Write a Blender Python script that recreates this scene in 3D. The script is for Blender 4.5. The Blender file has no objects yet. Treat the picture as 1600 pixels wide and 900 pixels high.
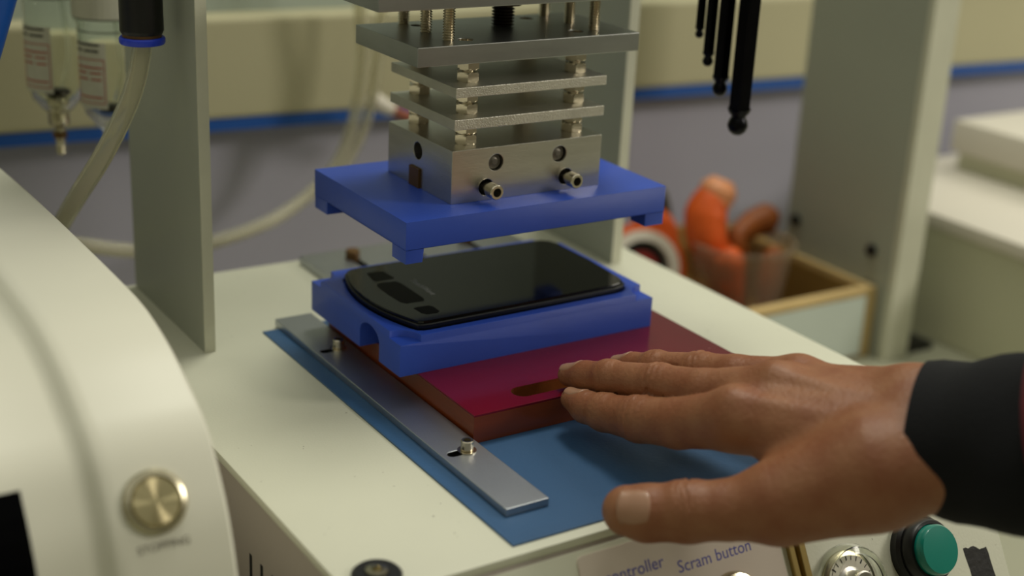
import bpy, bmesh, math, random
import numpy as np
from mathutils import Vector, Matrix

# ------------------------------------------------------------------ camera, world, lights, exposure
S = 0.01                                   # the scene is drawn in centimetres and built in metres
scn = bpy.context.scene
COL = scn.collection
cd = bpy.data.cameras.new('camera')
cam = bpy.data.objects.new('camera', cd)
COL.objects.link(cam)
cam.matrix_world = Matrix(((0.8433, 0.1491, -0.5164, -0.2886),
                           (-0.5354, 0.3165, -0.7830, -0.5245),
                           (0.0467, 0.9368, 0.3468, 0.28155),
                           (0, 0, 0, 1)))
cd.sensor_width = 36.0
cd.lens = 50.1
cd.clip_start = 0.02
cd.clip_end = 20
cd.dof.use_dof = True
cd.dof.focus_distance = 0.632
cd.dof.aperture_fstop = 4.6
scn.camera = cam

w = bpy.data.worlds.new('room_light')
scn.world = w
w.use_nodes = True
w.node_tree.nodes['Background'].inputs['Color'].default_value = (0.97, 0.96, 0.82, 1)
w.node_tree.nodes['Background'].inputs['Strength'].default_value = 0.50


def area(name, loc, target, sx, sy, power, color):
    d = bpy.data.lights.new(name, 'AREA')
    d.shape = 'RECTANGLE'; d.size = sx; d.size_y = sy
    d.energy = power; d.color = color
    o = bpy.data.objects.new(name, d)
    COL.objects.link(o)
    o.location = loc
    o.rotation_euler = (Vector(target) - Vector(loc)).to_track_quat('-Z', 'Y').to_euler()
    return o


area('ceiling_or_fill_lamp', (0.42, 0.32, 1.55), (0.12, 0.0, 0.0), 0.35, 0.5, 10.0, (0.98, 0.96, 0.84))
area('ceiling_or_fill_lamp', (1.3, 0.15, 1.25), (0.3, 0.1, 0.0), 0.45, 0.45, 4.0, (1.0, 0.95, 0.83))
area('ceiling_or_fill_lamp', (1.6, -1.1, 1.0), (0.8, 0.4, 0.0), 0.4, 0.4, 13.0, (1.0, 0.94, 0.84))  # added fill light, brightens the right wall and the front faces
scn.view_settings.view_transform = 'Standard'
scn.view_settings.look = 'None'
scn.view_settings.gamma = 1.0
scn.view_settings.use_curve_mapping = False
scn.view_settings.exposure = 0.08


# ------------------------------------------------------------------ materials
def lin(h):
    c = [int(h[i:i + 2], 16) / 255 for i in (0, 2, 4)]
    return tuple(x / 12.92 if x < .04045 else ((x + .055) / 1.055) ** 2.4 for x in c) + (1,)


def mat(name, col, rough=.5, metal=0., noise=None, bump=None, wave=None, trans=0., ior=1.45, coat=0.,
        sss=0., col2=None, speck=None, scale_vec=None, alpha=None, spec=None):
    """noise=(scale, amount of colour change); bump=(scale, strength); wave=(per metre, strength) horizontal layer lines"""
    m = bpy.data.materials.new(name)
    m.use_nodes = True
    nt = m.node_tree; N = nt.nodes; L = nt.links
    b = N['Principled BSDF']
    c = lin(col) if isinstance(col, str) else col
    b.inputs['Base Color'].default_value = c
    b.inputs['Roughness'].default_value = rough
    b.inputs['Metallic'].default_value = metal
    b.inputs['IOR'].default_value = ior
    b.inputs['Transmission Weight'].default_value = trans
    b.inputs['Coat Weight'].default_value = coat
    if spec is not None:
        b.inputs['Specular IOR Level'].default_value = spec
    if sss:
        b.inputs['Subsurface Weight'].default_value = sss
        b.inputs['Subsurface Radius'].default_value = (1.0, .35, .2)
        b.inputs['Subsurface Scale'].default_value = .004
    tc = N.new('ShaderNodeTexCoord')
    vec = tc.outputs['Object']
    if scale_vec:
        mp = N.new('ShaderNodeMapping'); mp.inputs['Scale'].default_value = scale_vec
        L.new(vec, mp.inputs['Vector']); vec = mp.outputs['Vector']
    if noise:
        n = N.new('ShaderNodeTexNoise'); n.inputs['Scale'].default_value = noise[0]
        n.inputs['Detail'].default_value = 5
        L.new(vec, n.inputs['Vector'])
        mx = N.new('ShaderNodeMix'); mx.data_type = 'RGBA'
        mx.inputs['A'].default_value = c
        k = 1 - noise[1]
        mx.inputs['B'].default_value = lin(col2) if col2 else (c[0] * k, c[1] * k, c[2] * k, 1)
        r = N.new('ShaderNodeMapRange'); r.inputs['From Min'].default_value = .35; r.inputs['From Max'].default_value = .68
        L.new(n.outputs['Fac'], r.inputs['Value']); L.new(r.outputs['Result'], mx.inputs['Factor'])
        out = mx.outputs['Result']
        if speck:
            n2 = N.new('ShaderNodeTexNoise'); n2.inputs['Scale'].default_value = speck[0]; n2.inputs['Detail'].default_value = 2
            L.new(tc.outputs['Object'], n2.inputs['Vector'])
            r2 = N.new('ShaderNodeMapRange'); r2.inputs['From Min'].default_value = speck[1]; r2.inputs['From Max'].default_value = speck[1] + .04
            L.new(n2.outputs['Fac'], r2.inputs['Value'])
            m2 = N.new('ShaderNodeMix'); m2.data_type = 'RGBA'
            L.new(out, m2.inputs['A']); m2.inputs['B'].default_value = lin(speck[2])
            L.new(r2.outputs['Result'], m2.inputs['Factor']); out = m2.outputs['Result']
        L.new(out, b.inputs['Base Color'])
    nrm = None
    if bump:
        n = N.new('ShaderNodeTexNoise'); n.inputs['Scale'].default_value = bump[0]; n.inputs['Detail'].default_value = 4
        L.new(vec, n.inputs['Vector'])
        bp = N.new('ShaderNodeBump'); bp.inputs['Strength'].default_value = bump[1]; bp.inputs['Distance'].default_value = .0006
        L.new(n.outputs['Fac'], bp.inputs['Height']); nrm = bp
    if wave:
        wv = N.new('ShaderNodeTexWave'); wv.bands_direction = 'Z'; wv.inputs['Scale'].default_value = wave[0]
        wv.inputs['Distortion'].default_value = .6; wv.inputs['Detail'].default_value = 1
        L.new(tc.outputs['Object'], wv.inputs['Vector'])
        bp = N.new('ShaderNodeBump'); bp.inputs['Strength'].default_value = wave[1]; bp.inputs['Distance'].default_value = .0003
        L.new(wv.outputs['Fac'], bp.inputs['Height'])
        if nrm: L.new(nrm.outputs['Normal'], bp.inputs['Normal'])
        nrm = bp
    if nrm:
        L.new(nrm.outputs['Normal'], b.inputs['Normal'])
    if alpha is not None:
        b.inputs['Alpha'].default_value = alpha
    return m


M = {}
M['paint'] = mat('painted_table', 'd6d6c2', .42, noise=(9, .07), bump=(900, .12), speck=(380, .735, '8c8778'))
M['paint_side'] = mat('painted_side', 'b4aaa0', .5, noise=(6, .06), bump=(700, .1))
M['post'] = mat('painted_post', 'a6aa9c', .45, noise=(7, .08), bump=(700, .1))
M['post_lit_edge'] = mat('painted_post_lit_edge', 'd2d2bd', .4, noise=(20, .1), bump=(600, .15))  # lighter copy of the post paint, front light put into the colour
M['casing'] = mat('white_casing', 'dedccb', .42, noise=(3, .03))
M['casing_inner'] = mat('white_casing_recess', 'd6d6c2', .2, noise=(3, .03), coat=.4)
M['blue'] = mat('blue_printed_plastic', '3355c2', .36, noise=(14, .16), wave=(1100, .35), bump=(60, .12))
M['glass_black'] = mat('black_glass', '10110d', .08, noise=(5, .2), spec=.32)
M['window_black'] = mat('black_window', '020203', .4, spec=.05)
M['bezel_black'] = mat('black_plastic_rim', '0b0b0a', .3)
M['grey_print'] = mat('grey_print', 'b0b2aa', .5)
M['alu'] = mat('milled_aluminium', 'd2cfc4', .30, 1, noise=(30, .12), bump=(260, .12), scale_vec=(1, 1, 6))
M['alu_cast'] = mat('dull_aluminium', 'b4b6b2', .36, 1, noise=(26, .28), bump=(120, .2), scale_vec=(.5, .5, 2))
M['alu_thin'] = mat('sandblasted_aluminium', 'd0cdc0', .42, 1, noise=(60, .12), bump=(1500, .5), speck=(1500, .68, 'dcd9cc'))
M['rail'] = mat('anodised_aluminium', 'b6babf', .38, 1, noise=(18, .12), bump=(1400, .2))
M['steel'] = mat('plated_steel', 'd6cdb8', .22, 1)
M['steel_dark'] = mat('dark_steel', '3c352c', .35, 1, noise=(80, .3))
M['chrome'] = mat('brushed_chrome', 'c8c0a4', .22, 1, noise=(60, .1))
M['hole'] = mat('hole_dark', '080807', .7)
M['insert'] = mat('dull_heater_end', '807b70', .5, .8, noise=(60, .3))
M['brass'] = mat('brown_magnet', '6e4f25', .45, .3, noise=(60, .3))
M['sheet'] = mat('blue_silicone_sheet', '375c84', .42, noise=(12, .1), bump=(500, .15))
M['red_top'] = mat('dark_red_laminate', '6a0c1e', .16, noise=(10, .1), speck=(500, .77, 'a07070'), coat=.1)
M['red_side'] = mat('amber_brown_laminate', '7c3814', .3, noise=(30, .35), coat=.3, scale_vec=(.3, .3, 4))
M['slot_side'] = mat('amber_slot_wall', '74401c', .35, noise=(40, .3))
M['label'] = mat('label_film', 'cfc2b4', .38, noise=(8, .04))
M['ink'] = mat('blue_ink', '4a4a9c', .5)
M['ink_grey'] = mat('grey_ink', '6e675a', .5)
M['gold'] = mat('gold_trim', 'a8915a', .3, .8, noise=(30, .2))
M['green'] = mat('green_push_cap', '0c8070', .28, noise=(30, .08), coat=.3)
M['black'] = mat('black_plastic', '0d0d0c', .4)
M['smudge'] = mat('black_marker_smudge', '17130f', .6, noise=(160, .6), bump=(300, .6))
M['clear'] = mat('clear_plastic', (.93, .95, .90, 1), .05, trans=1., ior=1.3)
M['tube'] = mat('clear_tube', (.86, .84, .70, 1), .16, trans=.8, ior=1.15)
M['water_white'] = mat('white_label', 'b9b8a6', .6, noise=(60, .08))
M['print_red'] = mat('red_print', 'a03a30', .6)
M['print_black'] = mat('black_print', '22221f', .6)
M['ring_blue'] = mat('blue_ring', '2340d0', .35)
M['blue_metal'] = mat('blue_painted_metal', '0f4a9a', .35)
M['key_black'] = mat('black_oxide_steel', '17171a', .28, .85, noise=(60, .3))
M['wall'] = mat('blue_grey_wall', 'b2b0be', .8, noise=(3, .06))
M['wall_top'] = mat('pale_grey_wall', 'a6b0a6', .8, noise=(3, .06))
M['trunk'] = mat('cream_trunking', 'bdb896', .5, noise=(4, .08))
M['trim_blue'] = mat('blue_trim', '2057a8', .5)
M['bench'] = mat('bench_top', '9c9c86', .55, noise=(4, .1))
M['room'] = mat('room_wall', 'bdbbab', .8, noise=(1, .2))
M['floor'] = mat('floor', '9c9a8c', .7, noise=(2, .2))
M['card'] = mat('cardboard', '9a7a3c', .75, noise=(10, .2))
M['card_edge'] = mat('pale_cardboard_edge', 'd0b47c', .7, noise=(20, .15))
M['card_white'] = mat('white_box_label', 'ccd6cc', .6, noise=(10, .05))
M['cup'] = mat('clear_cup', (.82, .70, .52, 1), .2, trans=.86, ior=1.25, noise=(30, .1))
M['orange'] = mat('orange_rubber', 'e8621c', .5, noise=(30, .25))
M['orange_pale'] = mat('pale_orange', 'eca070', .5, noise=(30, .15))
M['orange_brown'] = mat('brown_orange', 'a0561c', .5, noise=(30, .3))
M['redtape'] = mat('dark_red', '8f1c10', .5)
M['white_plastic'] = mat('white_plastic', 'd8d2c4', .45, noise=(6, .04))
M['white_face'] = mat('white_cabinet_face', 'c6c6aa', .5, noise=(4, .04))
M['nail'] = mat('fingernail', 'a47c62', .35, coat=.1, sss=.1)
M['skin'] = mat('skin', '946444', .5, noise=(70, .16), col2='855032', bump=(500, .6), sss=.08)
M['cloth'] = mat('black_fleece', '06070b', .95, noise=(80, .3), bump=(900, .6))
M['cloth_red'] = mat('maroon_knit', '5a1620', .9, noise=(80, .3), bump=(700, .6))
M['bright_disc'] = M['chrome']


# ------------------------------------------------------------------ helpers (all in centimetres)
ORIG = {}


def tag(o, label=None, cat=None, group=None, kind=None):
    if label: o['label'] = label
    if cat: o['category'] = cat
    if group: o['group'] = group
    if kind: o['kind'] = kind
    return o


def thing(name, loc, label, cat, group=None):
    o = bpy.data.objects.new(name, None)
    o.empty_display_size = .01
    COL.objects.link(o)
    o.location = Vector(loc) * S
    ORIG[o] = Vector(loc)
    return tag(o, label, cat, group)


def obj(name, bm, m, parent=None, smooth=False, bevel=0, origin=None, label=None, kind=None, fix=True):
    """link a bmesh drawn in world centimetres as one object"""
    if fix:
        bmesh.ops.recalc_face_normals(bm, faces=bm.faces)
    if bevel:
        es = [e for e in bm.edges if len(e.link_faces) == 2 and e.calc_face_angle(0) > .5]
        bmesh.ops.bevel(bm, geom=es, offset=bevel, segments=2, affect='EDGES', profile=.6)
    if parent is not None:
        base = ORIG[parent]
    else:
        base = Vector(origin) if origin is not None else Vector((0, 0, 0))
    for v in bm.verts:
        v.co = (v.co - base) * S
    me = bpy.data.meshes.new(name)
    bm.to_mesh(me); bm.free()
    for mm in (m if isinstance(m, (list, tuple)) else [m]):
        me.materials.append(mm)
    if smooth:
        try:
            me.shade_smooth()
            me.set_sharp_from_angle(angle=math.radians(35))
        except Exception:
            for p in me.polygons: p.use_smooth = True
    o = bpy.data.objects.new(name, me)
    COL.objects.link(o)
    if parent is not None:
        o.parent = parent
        ORIG[o] = base
    else:
        o.location = base * S
        ORIG[o] = base
    if label: o['label'] = label
    if kind: o['kind'] = kind
    return o


def dup(o, off, parent=None, label=None):
    """copy of a part and its children, shifted by off (cm), sharing mesh data"""
    c = o.copy(); COL.objects.link(c)
    if parent is not None: c.parent = parent
    c.location = o.location + Vector(off) * S
    ORIG[c] = ORIG.get(o, Vector((0, 0, 0)))
    for ch in o.children:
        d = ch.copy(); COL.objects.link(d); d.parent = c
    if label: c['label'] = label
    return c


def box(bm, x0, x1, y0, y1, z0, z1, mi=0):
    vs = [bm.verts.new(p) for p in ((x0, y0, z0), (x1, y0, z0), (x1, y1, z0), (x0, y1, z0),
                                    (x0, y0, z1), (x1, y0, z1), (x1, y1, z1), (x0, y1, z1))]
    for f in ((0, 3, 2, 1), (4, 5, 6, 7), (0, 1, 5, 4), (1, 2, 6, 5), (2, 3, 7, 6), (3, 0, 4, 7)):
        bm.faces.new([vs[i] for i in f]).material_index = mi
    return vs


def B(*a):
    bm = bmesh.new(); box(bm, *a); return bm


def prism(pts, d0, d1, axis='z', bm=None, mi=0):
    """extrude a 2D outline; axis z: (x,y); axis x: (y,z); axis y: (x,z)"""
    bm = bm or bmesh.new()

    def P(a, b, d):
        return {'z': (a, b, d), 'x': (d, a, b), 'y': (a, d, b)}[axis]
    lo = [bm.verts.new(P(a, b, d0)) for a, b in pts]
    hi = [bm.verts.new(P(a, b, d1)) for a, b in pts]
    n = len(pts)
    bm.faces.new(lo).material_index = mi
    bm.faces.new(hi[::-1]).material_index = mi
    for i in range(n):
        bm.faces.new((lo[i], hi[i], hi[(i + 1) % n], lo[(i + 1) % n])).material_index = mi
    return bm


def frame(d):
    d = Vector(d).normalized()
    a = Vector((0, 0, 1)) if abs(d.z) < .9 else Vector((1, 0, 0))
    u = d.cross(a).normalized(); v = d.cross(u).normalized()
    return u, v, d


def lathe(prof, c=(0, 0, 0), d=(0, 0, 1), n=32, bm=None, mi=0, uv=None, phase=0., closed=False):
    """prof: list of (radius, height along d)"""
    bm = bm or bmesh.new()
    u, v, d = frame(d)
    if uv: u, v = Vector(uv[0]), Vector(uv[1])
    c = Vector(c); rings = []
    for r, h in prof:
        if r < 1e-6:
            rings.append([bm.verts.new(c + d * h)])
        else:
            rings.append([bm.verts.new(c + d * h + (u * math.cos(2 * math.pi * k / n + phase) + v * math.sin(2 * math.pi * k / n + phase)) * r) for k in range(n)])
    for a, b in zip(rings, rings[1:] + ([rings[0]] if closed else [])):
        for k in range(n):
            k2 = (k + 1) % n
            if len(a) == 1 and len(b) == 1: continue
            if len(a) == 1: f = (a[0], b[k], b[k2])
            elif len(b) == 1: f = (a[k], b[0], a[k2])
            else: f = (a[k], b[k], b[k2], a[k2])
            bm.faces.new(f).material_index = mi
    return bm


def cyl(r, h, c, d=(0, 0, 1), n=32, bm=None, ch=0.0, mi=0, phase=0.):
    if ch:
        prof = [(0, 0), (r - ch, 0), (r, ch), (r, h - ch), (r - ch, h), (0, h)]
    else:
        prof = [(0, 0), (r, 0), (r, h), (0, h)]
    return lathe(prof, c, d, n, bm, mi, phase=phase)


def tube(pts, r, n=14, bm=None, sub=8, inner=None, caps=True, mi=0):
    """smooth tube through points; r number or list"""
    bm = bm or bmesh.new()
    P = [Vector(p) for p in pts]
    R = r if isinstance(r, (list, tuple)) else [r] * len(P)
    path, rad = [], []
    for i in range(len(P) - 1):
        p0, p1, p2, p3 = P[max(i - 1, 0)], P[i], P[i + 1], P[min(i + 2, len(P) - 1)]
        for k in range(sub):
            t = k / sub
            path.append(.5 * ((2 * p1) + (p2 - p0) * t + (2 * p0 - 5 * p1 + 4 * p2 - p3) * t * t + (3 * p1 - p0 - 3 * p2 + p3) * t ** 3))
            rad.append(R[i] * (1 - t) + R[i + 1] * t)
    path.append(P[-1]); rad.append(R[-1])
    u = None; rings = []
    for i, p in enumerate(path):
        d = (path[min(i + 1, len(path) - 1)] - path[max(i - 1, 0)]).normalized()
        if u is None: u = frame(d)[0]
        u = (u - d * u.dot(d)).normalized(); v = d.cross(u)
        rings.append([bm.verts.new(p + (u * math.cos(2 * math.pi * k / n) + v * math.sin(2 * math.pi * k / n)) * rad[i]) for k in range(n)])
    for a, b in zip(rings, rings[1:]):
        for k in range(n):
            bm.faces.new((a[k], b[k], b[(k + 1) % n], a[(k + 1) % n])).material_index = mi
    if caps:
        bm.faces.new(rings[0][::-1]); bm.faces.new(rings[-1])
    return bm


def to_mesh(bm, m=None):
    me = bpy.data.meshes.new('tmp'); bm.to_mesh(me); bm.free(); return me


def cut(bm, cutters, op='DIFFERENCE'):
    """boolean: returns a new bmesh = bm op cutters; faces from the cutters take material slot 1"""
    bmesh.ops.recalc_face_normals(bm, faces=bm.faces)
    me = to_mesh(bm)
    me.materials.append(M['hole']); me.materials.append(M['black'])
    o = bpy.data.objects.new('tmp', me); COL.objects.link(o)
    tmp = [o]
    for c in cutters:
        bmesh.ops.recalc_face_normals(c, faces=c.faces)
        for f in c.faces: f.material_index = 1
        cm = to_mesh(c); cm.materials.append(M['hole']); cm.materials.append(M['black'])
        co = bpy.data.objects.new('tmp', cm); COL.objects.link(co); tmp.append(co)
        md = o.modifiers.new('b', 'BOOLEAN'); md.object = co; md.operation = op; md.solver = 'EXACT'
    dg = bpy.context.evaluated_depsgraph_get(); dg.update()
    ev = o.evaluated_get(dg)
    out = bmesh.new(); out.from_mesh(ev.to_mesh()); ev.to_mesh_clear()
    for t in tmp:
        md = t.data; bpy.data.objects.remove(t); bpy.data.meshes.remove(md)
    return out


def rrect(x0, x1, y0, y1, r, n=6):
    out = []
    for cx, cy, a0 in ((x1 - r, y0 + r, -90), (x1 - r, y1 - r, 0), (x0 + r, y1 - r, 90), (x0 + r, y0 + r, 180)):
        for k in range(n + 1):
            a = math.radians(a0 + 90 * k / n); out.append((cx + r * math.cos(a), cy + r * math.sin(a)))
    return out


def text_bm(body, size, origin, xd, yd, depth=.004, align='LEFT'):
    """lettering as a thin raised print; size = cap scale in cm"""
    cu = bpy.data.curves.new('t', 'FONT'); cu.body = body; cu.size = 1; cu.extrude = 0; cu.align_x = align
    cu.resolution_u = 3
    o = bpy.data.objects.new('t', cu); COL.objects.link(o)
    dg = bpy.context.evaluated_depsgraph_get(); dg.update()
    ev = o.evaluated_get(dg)
    bm = bmesh.new(); bm.from_mesh(ev.to_mesh()); ev.to_mesh_clear()
    bpy.data.objects.remove(o); bpy.data.curves.remove(cu)
    xd = Vector(xd).normalized(); yd = Vector(yd).normalized(); nd = xd.cross(yd)
    og = Vector(origin)
    r = bmesh.ops.extrude_face_region(bm, geom=bm.faces[:])
    for v in [g for g in r['geom'] if isinstance(g, bmesh.types.BMVert)]: v.co.z += 1
    for v in bm.verts:
        v.co = og + xd * v.co.x * size + yd * v.co.y * size + nd * (depth * v.co.z)
    return bm


def socket_screw(name, c, d, r, h, parent, m, hexr=None, shank=None, mc=None):
    """socket head cap screw whose head starts at c and rises along d; hexagon recess in the top"""
    hexr = hexr or r * .52
    bm = lathe([(r * .9, 0), (r, .06 * r), (r, h - .12 * r), (r * .88, h), (hexr * 1.15, h)], c, d, 28)
    u, v, dd = frame(d); c = Vector(c)
    # hexagon recess joined ring
    bot = [bm.verts.new(c + dd * (h - r * .7) + (u * math.cos(k * math.pi / 3) + v * math.sin(k * math.pi / 3)) * hexr) for k in range(6)]
    top = [bm.verts.new(c + dd * h + (u * math.cos(k * math.pi / 3) + v * math.sin(k * math.pi / 3)) * hexr * 1.12) for k in range(6)]
    for k in range(6):
        bm.faces.new((bot[k], bot[(k + 1) % 6], top[(k + 1) % 6], top[k])).material_index = 0
    bm.faces.new(bot).material_index = 1
    if shank:
        cyl(shank[0], shank[1], c - dd * shank[1], d, 20, bm)
    return obj(name, bm, [m, M['hole']], parent, smooth=True, fix=False)


def hex_nut(c, af, h):
    R = af / math.sqrt(3) ; ri = af / 2
    bm = bmesh.new()
    c = Vector(c); rings = []
    ph = math.radians(0)
    # chamfered hexagon: corner verts dip at both ends
    N = 36
    prof = []
    for zz, lim in ((0, .90), (.14, 1.0), (.86, 1.0), (1, .90)):
        ring = []
        for k in range(N):
            a = 2 * math.pi * k / N
            aa = (a % (math.pi / 3)) - math.pi / 6
            rr = min(ri / math.cos(aa), R * lim)
            ring.append(bm.verts.new(c + Vector((rr * math.cos(a + ph), rr * math.sin(a + ph), zz * h))))
        rings.append(ring)
    for a, b in zip(rings, rings[1:]):
        for k in range(N): bm.faces.new((a[k], a[(k + 1) % N], b[(k + 1) % N], b[k]))
    bm.faces.new(rings[0][::-1]); bm.faces.new(rings[-1])
    return bm


def threaded(c, r, h, pitch=.118, n=20):
    """rod with raised thread rings"""
    prof = [(0, 0)]
    k = int(h / pitch)
    for i in range(k):
        z = i * h / k; p = h / k
        prof += [(r * .76, z + .05 * p), (r, z + .45 * p), (r, z + .55 * p), (r * .76, z + .95 * p)]
    prof += [(r * .84, h), (0, h)]
    return lathe(prof, c, (0, 0, 1), n)


# ------------------------------------------------------------------ the setting
BZ = -14.0


def struct(name, bm, m, **k):
    o = obj(name, bm, m, **k); o['kind'] = 'structure'; return o


TZ = 2.5
struct('floor', B(-250, 330, -250, 66, -92, -90), M['floor'], origin=(0, 0, -90))
YAW = -.0785                                # the wall is not quite parallel to the presses
for nm_, a, m_, bv in (('wall_back', (-130, 330, 44.4, 50, -90, 9.0), M['wall'], 0), ('wall_back_upper', (-130, 330, 44.7, 50, 9.0, 75), M['wall_top'], 0),
                       ('trim_1', (-130, 330, 42.0, 44.7, TZ + .9, 10.5), M['trunk'], .3), ('trim_2', (-130, 330, 42.1, 44.4, TZ, TZ + .9), M['trim_blue'], 0)):
    o = struct(nm_, B(*a), m_, origin=(0, 44.4, 0), bevel=bv)
    o.rotation_euler = (0, 0, YAW)

struct('wall_front', B(-170, 330, -232, -228, -90, 190), M['room'], origin=(0, -230, 0))
struct('wall_left', B(-174, -170, -232, 60, -90, 190), M['room'], origin=(-170, 0, 0))
struct('wall_right', B(330, 334, -232, 20, -90, 190), M['room'], origin=(330, 0, 0))
bench = thing('workbench', (40, 10, BZ), 'grey green workbench top under the presses and the open box', 'workbench')
obj('bench_top', prism([(-70, -62), (190, -62), (190, 29.2), (-70, 49.6)], BZ - 3, BZ), M['bench'], bench)
for x, y in ((-60, -55), (180, -55), (-60, 36), (180, 20)):
    obj('leg', B(x - 3, x + 3, y - 3, y + 3, -90, BZ - 3), M['post'], bench)

# ------------------------------------------------------------------ the press
TX0, TX1, TY0, TY1 = -9.15, 23.4, -13.55, 20.6
pm = thing('press_machine', (7, 3, BZ), 'white painted press stand with blue sheet, side plates and push buttons on its sloping front', 'machine')
bm = cut(B(TX0, TX1, TY0, TY1, -.42, 0), [])
obj('table_top', bm, M['paint'], pm, bevel=.12, smooth=True)
# body with sloping front : profile in (y, z)
th = math.radians(30)
nv = Vector((0, -math.cos(th), math.sin(th)))       # outward normal of the sloping panel
vv = Vector((0, -math.sin(th), -math.cos(th)))      # down the panel
o0 = Vector((0, TY0 - .05, -.5))
e = o0 + vv * 10.5
bm = prism([(TY0 + .05, -.42), (e.y, e.z), (e.y, BZ), (TY1 - .15, BZ), (TY1 - .15, -.42)], TX0 + .22, TX1 - .25, 'x')
obj('body', bm, M['paint_side'], pm, bevel=.06)


def slab_on_panel(u0, u1, v0, v1, t0, t1, bm=None, pts=None):
    """box (or outline) lying on the sloping panel; u along x, v down the slope, t outwards"""
    bm = bm or bmesh.new()
    pts = pts or [(u0, v0), (u1, v0), (u1, v1), (u0, v1)]
    lo = [bm.verts.new(Vector((0, 0, 0)) + o0 + Vector((a, 0, 0)) + vv * b + nv * t0) for a, b in pts]
    hi = [bm.verts.new(Vector((0, 0, 0)) + o0 + Vector((a, 0, 0)) + vv * b + nv * t1) for a, b in pts]
    bm.faces.new(lo); bm.faces.new(hi[::-1])
    n = len(pts)
    for i in range(n): bm.faces.new((lo[i], hi[i], hi[(i + 1) % n], lo[(i + 1) % n]))
    return bm


def onp(u, v, t=0.): return o0 + Vector((u, 0, 0)) + vv * v + nv * t


obj('front_panel', slab_on_panel(TX0 + .3, TX1 - .35, .05, 10.4, -.1, .06), M['paint'], pm, bevel=.03)
lb = obj('label_plate', slab_on_panel(0, 0, 0, 0, .05, .12, pts=rrect(.2, 10.15, .28, 9.5, .25)), M['label'], pm, label='pale label plate with blue lettering')
U = Vector((1, 0, 0))
obj('lettering', text_bm('Scram button', .71, onp(4.75, 2.05, .12), (1, 0, 0), -vv, .006), M['ink'], lb, label='blue printed words Scram button')
obj('lettering', text_bm('Power controller', .71, onp(4.15, 1.62, .12), (1, 0, 0), -vv, .006, 'RIGHT'), M['ink'], lb, label='blue printed words ending in controller')
bm = slab_on_panel(10.45, 10.75, .2, 10, .05, .28)
slab_on_panel(10.95, 11.3, .2, 10, .05, .34, bm)
slab_on_panel(10.75, 10.95, .2, 10, .05, .12, bm)
obj('trim_strip', bm, M['gold'], pm, bevel=.04, label='gold edged strip beside the label plate')
# chrome scram push button and controller knob (mostly below the frame)
c = onp(7.2, 3.75, .1)
b1 = obj('push_button', lathe([(1.15, 0), (1.15, .25), (1.05, .4), (.85, .45), (.80, .3), (.72, .3), (.7, .55), (.5, .68), (0, .72)], c, nv, 40), M['chrome'], pm, smooth=True, label='chrome push button under the word Scram')
c = onp(3.2, 3.5, .1)
b2 = obj('knob', lathe([(1.0, 0), (1.0, .15), (.8, .25), (.72, 1.1), (.62, 1.2), (0, 1.2)], c, nv, 40), M['black'], pm, smooth=True, label='black controller knob')
# dial with clear cover
c = onp(13.35, 4.75, .06)
dl = obj('timer_dial', lathe([(0, 0), (1.5, 0), (1.5, .12), (1.35, .18), (0, .18)], c, nv, 48), M['chrome'], pm, smooth=True, label='clear covered timer dial')
obj('dial_cover', lathe([(1.78, 0), (1.78, .3), (1.62, .75), (1.3, .85), (1.28, .8), (1.55, .7), (1.7, .28), (1.7, 0)], c, nv, 48), M['clear'], dl, smooth=True)
obj('dial_face', lathe([(.72, .19), (1.28, .19), (1.28, .22), (.72, .22)], c, nv, 48, closed=True), M['white_plastic'], dl)
bm = bmesh.new()
for k in range(24):
    a = 2 * math.pi * k / 24
    p = c + (U * math.cos(a) + vv * math.sin(a)) * 1.15 + nv * .225
    u, v_ = (U * math.cos(a) + vv * math.sin(a)), (vv * math.cos(a) - U * math.sin(a))
    q = [p + u * sx * .1 + v_ * sy * (.02 if k % 3 else .035) for sx, sy in ((-1, -1), (1, -1), (1, 1), (-1, 1))]
    lo = [bm.verts.new(x) for x in q]; hi = [bm.verts.new(x + nv * .01) for x in q]
    bm.faces.new(hi)
    for i in range(4): bm.faces.new((lo[i], lo[(i + 1) % 4], hi[(i + 1) % 4], hi[i]))
obj('dial_marks', bm, M['print_black'], dl)
bm = slab_on_panel(12.15, 12.75, 4.2, 5.0, .30, .31)
obj('dial_print', bm, M['print_black'], dl)
obj('dial_print', slab_on_panel(12.2, 12.6, 5.2, 5.35, .30, .31), M['print_red'], dl)
brushed = mat('radial_brushed_metal', 'd6d2c8', .32, 1)
b_ = brushed.node_tree.nodes['Principled BSDF']; b_.inputs['Anisotropic'].default_value = .97
tn = brushed.node_tree.nodes.new('ShaderNodeTangent'); tn.direction_type = 'RADIAL'; tn.axis = 'Z'
brushed.node_tree.links.new(tn.outputs['Tangent'], b_.inputs['Tangent'])


def disc_local(name, c, d, prof, m, parent, n=48, flat=False):
    """a turned piece whose own axis is its local Z, so a radial brushed finish works"""
    bm = lathe([(r * S, h * S) for r, h in prof], (0, 0, 0), (0, 0, 1), n, uv=((1, 0, 0), (0, 1, 0)))
    bmesh.ops.recalc_face_normals(bm, faces=bm.faces)
    me = bpy.data.meshes.new(name); bm.to_mesh(me); bm.free(); me.materials.append(m)
    me.shade_smooth(); me.set_sharp_from_angle(angle=math.radians(35))
    o = bpy.data.objects.new(name, me); COL.objects.link(o)
    o.parent = parent
    o.location = (Vector(c) - ORIG[parent]) * S
    o.rotation_euler = Vector(d).to_track_quat('Z', 'Y').to_euler()
    if flat: o.location = (0, 0, 0); o.rotation_euler = (0, 0, 0)
    ORIG[o] = ORIG[parent]
    return o


disc_local('dial_knob', c + nv * .2, nv, [(.78, 0), (.78, .05), (.62, .1), (.58, .85), (.52, .9), (0, .9)], brushed, dl)
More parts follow.
